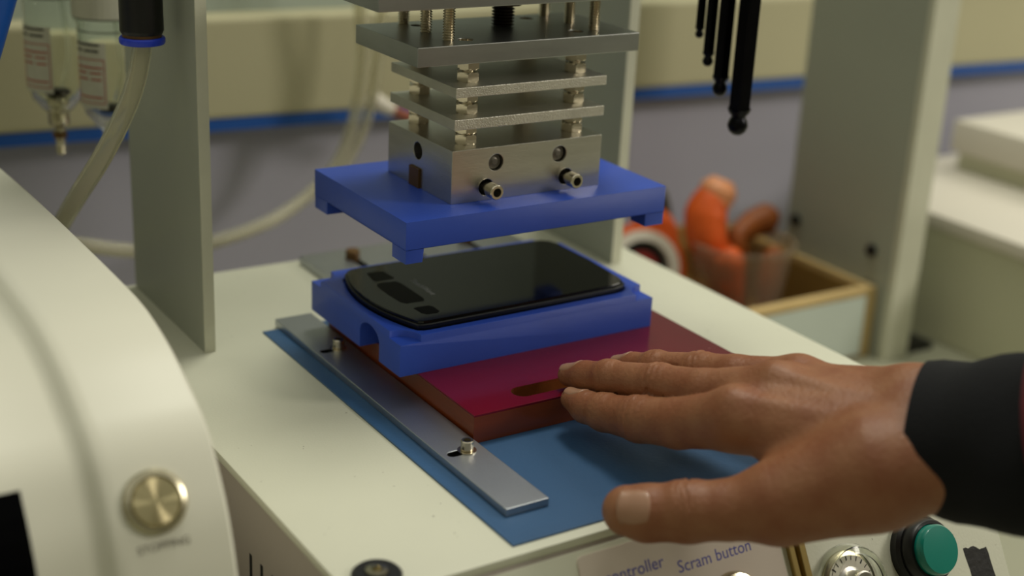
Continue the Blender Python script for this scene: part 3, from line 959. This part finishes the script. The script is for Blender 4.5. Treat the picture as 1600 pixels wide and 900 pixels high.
ob = thing('open_box', (45, 24, BZ), 'open cardboard box with a white label, below the tall frame', 'box')
rim = -8.8
def wallp(nm_, *a): return obj(nm_, B(*a), M['card'], ob)
wallp('side_wall', 36.5, 51.0, 18.2, 18.8, BZ, rim)
wallp('side_wall', 36.5, 51.0, 37.4, 38.0, BZ, rim)
wallp('side_wall', 50.4, 51.0, 18.8, 37.4, BZ, rim)
wallp('side_wall', 36.5, 37.1, 18.8, 37.4, BZ, rim)
wallp('box_floor', 37.1, 50.4, 18.8, 37.4, BZ, BZ + .4)
bm = B(36.4, 51.1, 18.1, 18.9, rim, rim + .5); box(bm, 50.5, 51.1, 18.9, 38, rim, rim + .5); box(bm, 50.2, 51.1, 18.05, 18.2, BZ, rim)
obj('rim', bm, M['card_edge'], ob, bevel=.05)
obj('label_sheet', B(38, 50.1, 18.05, 18.2, BZ + .3, rim - .1), M['card_white'], ob)

cp = thing('clear_cup', (44.6, 26, BZ + .4), 'ribbed clear plastic cup holding orange handles in the open box', 'cup')
prof = []
z0 = BZ + .4
H = 7.3
for k in range(13):
    t = k / 12; r = 3.1 + .9 * t + (.08 if k % 2 else 0)
    prof.append((r, t * H))
prof = [(0, 0)] + prof + [(4.25, H + .05), (4.25, H + .3), (3.9, H + .3)] + [(r - .14, h) for r, h in prof[::-1] if h > .2] + [(0, .2)]
obj('cup_wall', lathe(prof, (44.3, 26.2, z0), (0, 0, 1), 40), M['cup'], cp, smooth=True)


def handle(name, pts, r, m, label, cat, flat=1.):
    o = obj(name, tube(pts, r, 18, sub=8), m, origin=pts[0], smooth=True)
    tag(o, label, cat, None); return o


hh = handle('plier_handle', [(44.0, 26.6, -13.2), (43.2, 27.0, -9), (41.9, 27.6, -6), (41.9, 28, -4.1), (42.6, 28, -2.7), (43.0, 28, -2.1)], [.8, 1.2, 1.6, 1.7, 1.3, .6], M['orange'], 'thick orange handle standing up out of the clear cup', 'handle')
obj('cap', tube([(42.3, 28.0, -3.6), (42.95, 28.0, -2.3), (43.3, 28.0, -1.5)], [1.3, 1.5, .8], 16), M['orange_pale'], hh, smooth=True, label='pale peach tip')
handle('plier_handle', [(45.2, 26.5, -13.2), (45.0, 27, -8), (45.0, 27.5, -6.4), (46.8, 28, -5.7), (48.3, 28, -5.4), (49.2, 28, -5.5)], [.5, .7, .8, 1.1, 1.3, .6], M['orange_brown'], 'brown orange handle leaning right out of the clear cup', 'handle')
handle('plier_handle', [(42.6, 24.8, -13.2), (42.2, 24.8, -9), (42.0, 25.0, -6.9), (41.8, 25.3, -6.2)], [.6, 1.1, 1.1, .5], M['orange'], 'short orange handle inside the left of the clear cup', 'handle')
handle('plier_handle', [(45.9, 24.5, -13.2), (46.2, 24.6, -9.5), (46.5, 24.8, -7.3), (46.7, 25.0, -6.9)], [.4, 1.0, .9, .4], M['orange_brown'], 'short brown handle inside the right of the clear cup', 'handle')
handle('orange_tool', [(39.8, 31.5, -13.0), (40.8, 31.8, -10), (41.6, 32.4, -7), (40.6, 33.2, -5.6), (39.2, 33.6, -5.6)], [1.3, 1.3, 1.1, .9, .6], M['orange'], 'curved orange grip between the tape roll and the cup', 'handle')
handle('dark_tool', [(42.4, 33.2, -12.5), (42.2, 33.4, -7.5), (41.6, 33.8, -4.4), (40.6, 34.0, -4.1)], [.9, .9, .9, .6], mat('olive_dark', '3e3a24', .6), 'dark olive grip behind the orange grip', 'handle')
tr = thing('tape_roll', (38.6, 30.5, BZ + .5), 'tape roll with a white ring and red centre, left of the cup', 'tape roll')
dn = Vector((-.35, -.85, .35)).normalized()
cc = (37.5, 29.9, -8.5)
obj('tape_ring', lathe([(2.1, -.6), (2.9, -.6), (2.9, .6), (2.1, .6)], cc, dn, 40, closed=True), M['white_plastic'], tr, smooth=True)
obj('orange_band', lathe([(2.92, -.9), (3.5, -.9), (3.5, .3), (2.92, .3)], cc, dn, 40, closed=True), M['orange'], tr, smooth=True)
obj('core', lathe([(0, -.5), (1.3, -.5), (1.3, .1), (0, .1)], cc, dn, 32), M['redtape'], tr, smooth=True)
obj('core_ring', lathe([(1.3, -.5), (2.1, -.5), (2.1, -.35), (1.3, -.35)], cc, dn, 32, closed=True), M['black'], tr, smooth=True)

# ------------------------------------------------------------------ the hand
hand = dict(
    index=[(5.31, -5.9, 1.72, .50), (5.4, -6.85, 1.72, .70), (5.63, -7.94, 1.85, .80), (5.96, -9.97, 2.34, .97), (6.46, -11.86, 2.86, 1.05), (7.22, -14.41, 3.98, 1.25)],
    middle=[(6.2, -4.35, 2.1, .52), (6.44, -5.29, 2.36, .68), (6.71, -6.69, 2.77, .77), (7.34, -9.36, 3.45, .85), (7.8, -11.73, 3.96, .95), (9.1, -14.64, 4.81, 1.2)],
    ring=[(8.08, -5.6, 2.67, .5), (8.26, -6.39, 2.88, .65), (8.51, -7.66, 3.27, .75), (9.11, -9.94, 3.9, .83), (9.52, -11.7, 4.31, .9), (10.73, -14.22, 4.73, 1.1)],
    pinky=[(10.32, -7.34, 2.25, .5), (10.62, -8.07, 2.45, .6), (11.2, -9.51, 2.95, .7), (12.43, -13.51, 3.85, 1.0)],
    thumb=[(1.89, -14.64, 1.35, .98), (2.45, -15.12, 1.33, 1.1), (3.62, -16.16, 1.6, 1.18), (4.73, -17.24, 1.93, 1.15), (6.21, -18.38, 2.44, 1.43), (8.9, -20.30, 3.95, 1.95)])
WR = [(10.15, -21.3, 4.55, 1.5), (12.0, -19.12, 5.50, 1.5)]       # wrist, thumb side and little finger side
ARM = Vector((.47, -.86, .17)).normalized()
h = .085
gx = np.arange(.2, 17.0, h); gy = np.arange(-29.5, -3.4, h); gz = np.arange(-.2, 8.6, h)
PX, PY, PZ = np.meshgrid(gx.astype(np.float32), gy.astype(np.float32), gz.astype(np.float32), indexing='ij')


def cone(a, b, X, Y, Z):
    """tapered capsule distance"""
    ax, ay, az, ra = a; bx, by, bz, rb = b
    dx, dy, dz = bx - ax, by - ay, bz - az
    L2 = dx * dx + dy * dy + dz * dz
    t = np.clip(((X - ax) * dx + (Y - ay) * dy + (Z - az) * dz) / L2, 0, 1)
    return np.sqrt((X - ax - t * dx) ** 2 + (Y - ay - t * dy) ** 2 + (Z - az - t * dz) ** 2) - (ra + (rb - ra) * t)


def smin(a, b, k):
    hh = np.clip(.5 + .5 * (b - a) / k, 0, 1)
    return b + (a - b) * hh - k * hh * (1 - hh)


def lerp(a, b, t): return tuple(a[i] + (b[i] - a[i]) * t for i in range(4))


AX = Vector((7.22, -14.41, 3.98)); BX = Vector((12.43, -13.51, 3.85))
mid = Vector((9.1, -14.64, 4.81))
LONG = (Vector(WR[0][:3]) * .5 + Vector(WR[1][:3]) * .5 - mid).normalized()
ACR = (Vector(WR[1][:3]) - Vector(WR[0][:3])).normalized()
DORS = LONG.cross(ACR).normalized()
if DORS.z < 0: DORS = -DORS


def finger_sdf(X, Y, Z, F):
    f = None
    for a, b in zip(F, F[1:]):
        c_ = cone(a, b, X, Y, Z)
        f = c_ if f is None else smin(f, c_, .22)
    return f


def hand_sdf(X, Y, Z):
    out = None
    w0, w1 = WR
    wri = [lerp(w0, w1, t) for t in (0.05, .38, .7, 1.0)]
    mcp = [hand['index'][-1], hand['middle'][-1], hand['ring'][-1], hand['pinky'][-1]]
    palm = None
    for m_, w_ in zip(mcp, wri):
        w2 = (w_[0], w_[1], w_[2], w_[3])
        c_ = cone(m_, w2, X, Y, Z)
        palm = c_ if palm is None else smin(palm, c_, .7)
    # fillers between the metacarpals
    for i in range(3):
        a = lerp(mcp[i], mcp[i + 1], .5); a = (a[0], a[1] - .5, a[2] - .12, a[3] * .92)
        b = lerp(wri[i], wri[i + 1], .5)
        palm = smin(palm, cone(a, b, X, Y, Z), .5)
    # heel of the thumb and the web
    T = hand['thumb']
    th_ = cone(T[4], T[5], X, Y, Z)
    palm = smin(palm, th_, .8)
    palm = smin(palm, cone(T[5], (w0[0] - .1, w0[1] - .3, w0[2] - .05, 1.5), X, Y, Z), .8)
    web = (7.7, -17.0, 3.3, .85)
    palm = smin(palm, cone(web, (9.6, -17.8, 4.2, 1.3), X, Y, Z), .9)
    # forearm
    for w_, dr in ((w0, .35), (w1, .35)):
        e2 = Vector(w_[:3]) + ARM * 9
        palm = smin(palm, cone(w_, (e2.x, e2.y, e2.z, w_[3] + dr), X, Y, Z), .8)
    ee = (Vector(w0[:3]) + Vector(w1[:3])) / 2
    e2 = ee + ARM * 9
    palm = smin(palm, cone((ee.x, ee.y, ee.z, 1.75), (e2.x, e2.y, e2.z, 2.3), X, Y, Z), .6)
    # tendons and knuckles on the back of the hand
    for m_, w_, rr_ in zip(mcp[:3], wri[:3], (.22, .26, .22)):
        a = Vector(m_[:3]) + DORS * (m_[3] - .28); b = Vector(w_[:3]) * .75 + Vector(m_[:3]) * .25 + DORS * (w_[3] - .42)
        palm = smin(palm, cone((a.x, a.y, a.z, .34), (b.x, b.y, b.z, rr_), X, Y, Z), .35)
    for m_ in mcp[:3]:
        a = Vector(m_[:3]) + DORS * (m_[3] - .42)
        palm = smin(palm, cone((a.x, a.y, a.z, .5), (a.x + .4, a.y + .5, a.z - .15, .42), X, Y, Z), .4)
    # thumb metacarpal ridge
    for nm_ in ('index', 'middle', 'ring', 'pinky', 'thumb'):
        F = hand[nm_]
        f = None
        for a, b in zip(F, F[1:]):
            c_ = cone(a, b, X, Y, Z)
            f = c_ if f is None else smin(f, c_, .22)
        # slight swelling on the joints
        for j in ((2, 3) if nm_ != 'thumb' else (2,)):
            if j < len(F) - 1:
                a = F[j]; q = Vector(a[:3]) + DORS * .10
                f = smin(f, cone((q.x, q.y, q.z, a[3] * .97), (q.x + .02, q.y, q.z, a[3] * .97), X, Y, Z), .25)
        g = smin(palm, f, .55 if nm_ != 'thumb' else .9)
        out = g if out is None else np.minimum(out, g)
    return out


F = hand_sdf(PX, PY, PZ)


def surface_nets(F, ox, oy, oz, h):
    ins = F < 0
    nx, ny, nz = F.shape
    cnt = np.zeros((nx - 1, ny - 1, nz - 1), np.float32); acc = np.zeros((nx - 1, ny - 1, nz - 1, 3), np.float32)
    offs = [(0, 0, 0), (1, 0, 0), (0, 1, 0), (1, 1, 0), (0, 0, 1), (1, 0, 1), (0, 1, 1), (1, 1, 1)]
    def sl(A, o): return A[o[0]:o[0] + nx - 1, o[1]:o[1] + ny - 1, o[2]:o[2] + nz - 1]
    s_ = sum(sl(ins, o).astype(np.int8) for o in offs)
    act = (s_ > 0) & (s_ < 8)
    I = np.argwhere(act)
    pos = np.zeros((len(I), 3)); c_ = np.zeros(len(I))
    for i in range(8):
        for ax in range(3):
            if offs[i][ax] == 0:
                j = list(offs[i]); j[ax] = 1
                A = F[I[:, 0] + offs[i][0], I[:, 1] + offs[i][1], I[:, 2] + offs[i][2]]
                Bv = F[I[:, 0] + j[0], I[:, 1] + j[1], I[:, 2] + j[2]]
                m_ = (A < 0) != (Bv < 0)
                t = np.where(m_, A / np.where(m_, A - Bv, 1), 0)
                p_ = np.tile(np.array(offs[i], float), (len(I), 1)); p_[:, ax] = t
                pos[m_] += p_[m_]; c_[m_] += 1
    V = (pos / c_[:, None] + I) * h + np.array([ox, oy, oz])
    idx = -np.ones(act.shape, np.int64); idx[act] = np.arange(len(I))
    Q = []
    for ax in range(3):
        a1, a2 = (ax + 1) % 3, (ax + 2) % 3
        lo = [slice(None)] * 3; hi = [slice(None)] * 3
        lo[ax] = slice(0, -1); hi[ax] = slice(1, None)
        ch = ins[tuple(lo)] != ins[tuple(hi)]
        E = np.argwhere(ch)
        E = E[(E[:, a1] > 0) & (E[:, a2] > 0) & (E[:, a1] < F.shape[a1] - 1) & (E[:, a2] < F.shape[a2] - 1)]
        def cell(d1, d2):
            c2 = E.copy(); c2[:, a1] -= d1; c2[:, a2] -= d2
            return idx[c2[:, 0], c2[:, 1], c2[:, 2]]
        q = np.stack([cell(1, 1), cell(0, 1), cell(0, 0), cell(1, 0)], 1)
        flip = ~ins[E[:, 0], E[:, 1], E[:, 2]]
        q[flip] = q[flip][:, ::-1]
        Q.append(q)
    Q = np.concatenate(Q)
    return V, Q[(Q >= 0).all(1)]


V, Q = surface_nets(F, gx[0], gy[0], gz[0], h)
del F, PX, PY, PZ
# project on the exact surface once, get normals
def grad(V, e=.03, fn=None):
    fn = fn or hand_sdf
    g = np.zeros_like(V)
    for k in range(3):
        d = np.zeros(3); d[k] = e
        a = V + d; b = V - d
        g[:, k] = fn(a[:, 0], a[:, 1], a[:, 2]) - fn(b[:, 0], b[:, 1], b[:, 2])
    return g / np.maximum(np.linalg.norm(g, axis=1, keepdims=True), 1e-9)


G = grad(V)
V = V - G * hand_sdf(V[:, 0], V[:, 1], V[:, 2])[:, None]
# creases: shallow grooves across the back of the joints
rng = np.random.RandomState(3)
disp = np.zeros(len(V))
Dn = np.array(DORS)
for nm_, Fg in hand.items():
    js = {'index': (2, 3), 'middle': (2, 3), 'ring': (2, 3), 'pinky': (1,), 'thumb': (2,)}[nm_]
    for j in js:
        a = np.array(Fg[j][:3]); d = np.array(Fg[j + 1][:3]) - np.array(Fg[j - 1][:3]); d /= np.linalg.norm(d)
        r = Fg[j][3]
        rel = V - a; t = rel @ d
        rad = np.linalg.norm(rel - t[:, None] * d, axis=1)
        side = np.clip((G @ Dn) * 1.6 + (.3 if nm_ != 'thumb' else .5), 0, 1)
        near = (rad < r * 1.35) & (np.abs(t) < 1.0)
        big = j == js[-1]
        for k_, (o_, dep_, wd) in enumerate([(-.30, .022, .07), (-.12, .034, .06), (.05, .042, .065), (.2, .030, .06), (.36, .018, .07)] if big else [(-.1, .018, .06), (.08, .022, .06)]):
            ph_ = rng.uniform(0, 6)
            wav = .05 * np.sin(rad * 0 + (rel @ np.cross(d, Dn)) * 5 + ph_)
            disp -= near * side * 1.7 * dep_ * np.exp(-((t - o_ + wav) / wd) ** 2)
# web crease between thumb and index
V = V + G * disp[:, None]
per = thing('person', (11.5, -21.5, 4), "person's right hand in a black sleeve, palm down, fingertips on the red plate", 'person')


def np_obj(name, V, Q, m, parent, **k):
    me = bpy.data.meshes.new(name)
    me.from_pydata(((V - np.array(ORIG[parent])) * S).tolist(), [], Q.tolist())
    me.materials.append(m)
    for p_ in me.polygons: p_.use_smooth = True
    me.update()
    o = bpy.data.objects.new(name, me); COL.objects.link(o); o.parent = parent; ORIG[o] = ORIG[parent]
    return o


ho = np_obj('hand', V, Q, M['skin'], per)


def nail(c, along, nrm, L, W, parent, Fg):
    """a curved nail laid on the finger: grid of points dropped onto the skin"""
    c = Vector(c); along = Vector(along).normalized(); nrm = Vector(nrm); nrm = (nrm - along * nrm.dot(along)).normalized()
    sd = along.cross(nrm).normalized()
    nu, nv_ = 15, 11
    P_ = []
    for i in range(nu):
        for j in range(nv_):
            s = i / (nu - 1) * 2 - 1; t = j / (nv_ - 1) * 2 - 1
            # squircle mapping
            u_ = s * math.sqrt(1 - t * t * .38); v_ = t * math.sqrt(1 - s * s * .30)
            P_.append(c + along * (u_ * L / 2) + sd * (v_ * W / 2) + nrm * 1.6)
    P_ = np.array([tuple(p) for p in P_]); dv_ = -np.array(tuple(nrm))
    for _ in range(40):
        dd = finger_sdf(P_[:, 0], P_[:, 1], P_[:, 2], Fg); P_ = P_ + dv_ * np.clip(dd, -.3, .3)[:, None] * .9
    Gn = grad(P_, fn=lambda x, y, z: finger_sdf(x, y, z, Fg))
    edge = np.array([max(abs(i / (nu - 1) * 2 - 1), abs(j / (nv_ - 1) * 2 - 1)) for i in range(nu) for j in range(nv_)])
    lift = np.where(edge > .99, -.02, .028)
    tipside = np.array([i / (nu - 1) for i in range(nu) for j in range(nv_)])
    lift = lift + np.where(tipside > .9, .03, 0)
    Vn = P_ + Gn * lift[:, None]
    Vb = P_ - Gn * .03
    Qn = []
    N0 = nu * nv_
    for i in range(nu - 1):
        for j in range(nv_ - 1):
            a = i * nv_ + j; Qn.append((a, a + nv_, a + nv_ + 1, a + 1)); Qn.append((a + N0, a + 1 + N0, a + nv_ + 1 + N0, a + nv_ + N0))
    ringi = [i * nv_ for i in range(nu)] + [(nu - 1) * nv_ + j for j in range(1, nv_)] + [i * nv_ + nv_ - 1 for i in range(nu - 2, -1, -1)] + [j for j in range(nv_ - 2, 0, -1)]
    for a, b in zip(ringi, ringi[1:] + ringi[:1]): Qn.append((a, b, b + N0, a + N0))
    o = np_obj('fingernail', np.vstack([Vn, Vb]), np.array(Qn), M['nail'], parent)
    bm_ = bmesh.new(); bm_.from_mesh(o.data); bmesh.ops.recalc_face_normals(bm_, faces=bm_.faces); bm_.to_mesh(o.data); bm_.free()
    for p_ in o.data.polygons: p_.use_smooth = True
    return o


for nm_, L_, W_ in (('index', 1.15, .95), ('middle', 1.2, 1.0), ('ring', 1.1, .95), ('pinky', .9, .8)):
    f0, f1 = hand[nm_][0], hand[nm_][1]
    al = Vector(f0[:3]) - Vector(f1[:3])
    up_ = Vector((.05, .18, 1)) if nm_ != 'index' else Vector((.15, .1, 1))
    nail(Vector(f0[:3]) * .75 + Vector(f1[:3]) * .25, al, up_, L_, W_, ho, hand[nm_])
f0, f1 = hand['thumb'][0], hand['thumb'][2]
al = Vector(f0[:3]) - Vector(f1[:3])
CAMV = Vector((-28.9, -52.5, 28.2)) - Vector(f0[:3])
nail(Vector(f0[:3]) * .86 + Vector(f1[:3]) * .14, al, Vector((-.45, -.62, .62)), 1.35, 1.45, ho, hand['thumb'])


# sleeve
def sleeve(name, m, a0, a1, fn, n=72, rows=44, thick=.18, shear=0.):
    cen0 = (Vector(WR[0][:3]) + Vector(WR[1][:3])) / 2
    e1 = (ACR - ARM * ACR.dot(ARM)).normalized(); e2 = ARM.cross(e1).normalized()
    if e2.z < 0: e2 = -e2
    bm = bmesh.new(); R_ = []
    for layer in (0, 1):
        for i in range(rows + 1):
            s = a0 + (a1 - a0) * i / rows
            if layer: s = a1 - (a1 - a0) * i / rows
            ring = []
            for k in range(n):
                a = 2 * math.pi * k / n
                r1, r2, dz = fn(s, a)
                r1 -= layer * thick; r2 -= layer * thick
                ring.append(bm.verts.new(cen0 + ARM * (s - shear * math.sin(a)) + e1 * r1 * math.cos(a) + e2 * (r2 * math.sin(a) + dz)))
            R_.append(ring)
    for a, b in zip(R_, R_[1:] + R_[:1]):
        for k in range(n): bm.faces.new((a[k], a[(k + 1) % n], b[(k + 1) % n], b[k]))
    return obj(name, bm, m, per, smooth=True)


def f_black(s, a):
    wr_ = .10 * math.sin(3 * a + s * 1.3) * min(1, s / 1.5) + .07 * math.sin(2.2 * s + 2 * math.sin(a)) * min(1, s / 1.5)
    g = .14 * s
    return 3.05 + min(g, .8) + wr_, 2.5 + min(g, 1.0) + wr_, .0


def f_red(s, a):
    wr_ = .08 * math.sin(4 * a + s) + .08 * math.sin(3 * s)
    return 4.2 + wr_, 3.9 + wr_, .15


sleeve('sleeve', M['cloth'], .15, 24, f_black)
sleeve('sleeve', M['cloth_red'], 5.3, 26, f_red, shear=1.1)['label'] = 'maroon outer sleeve'
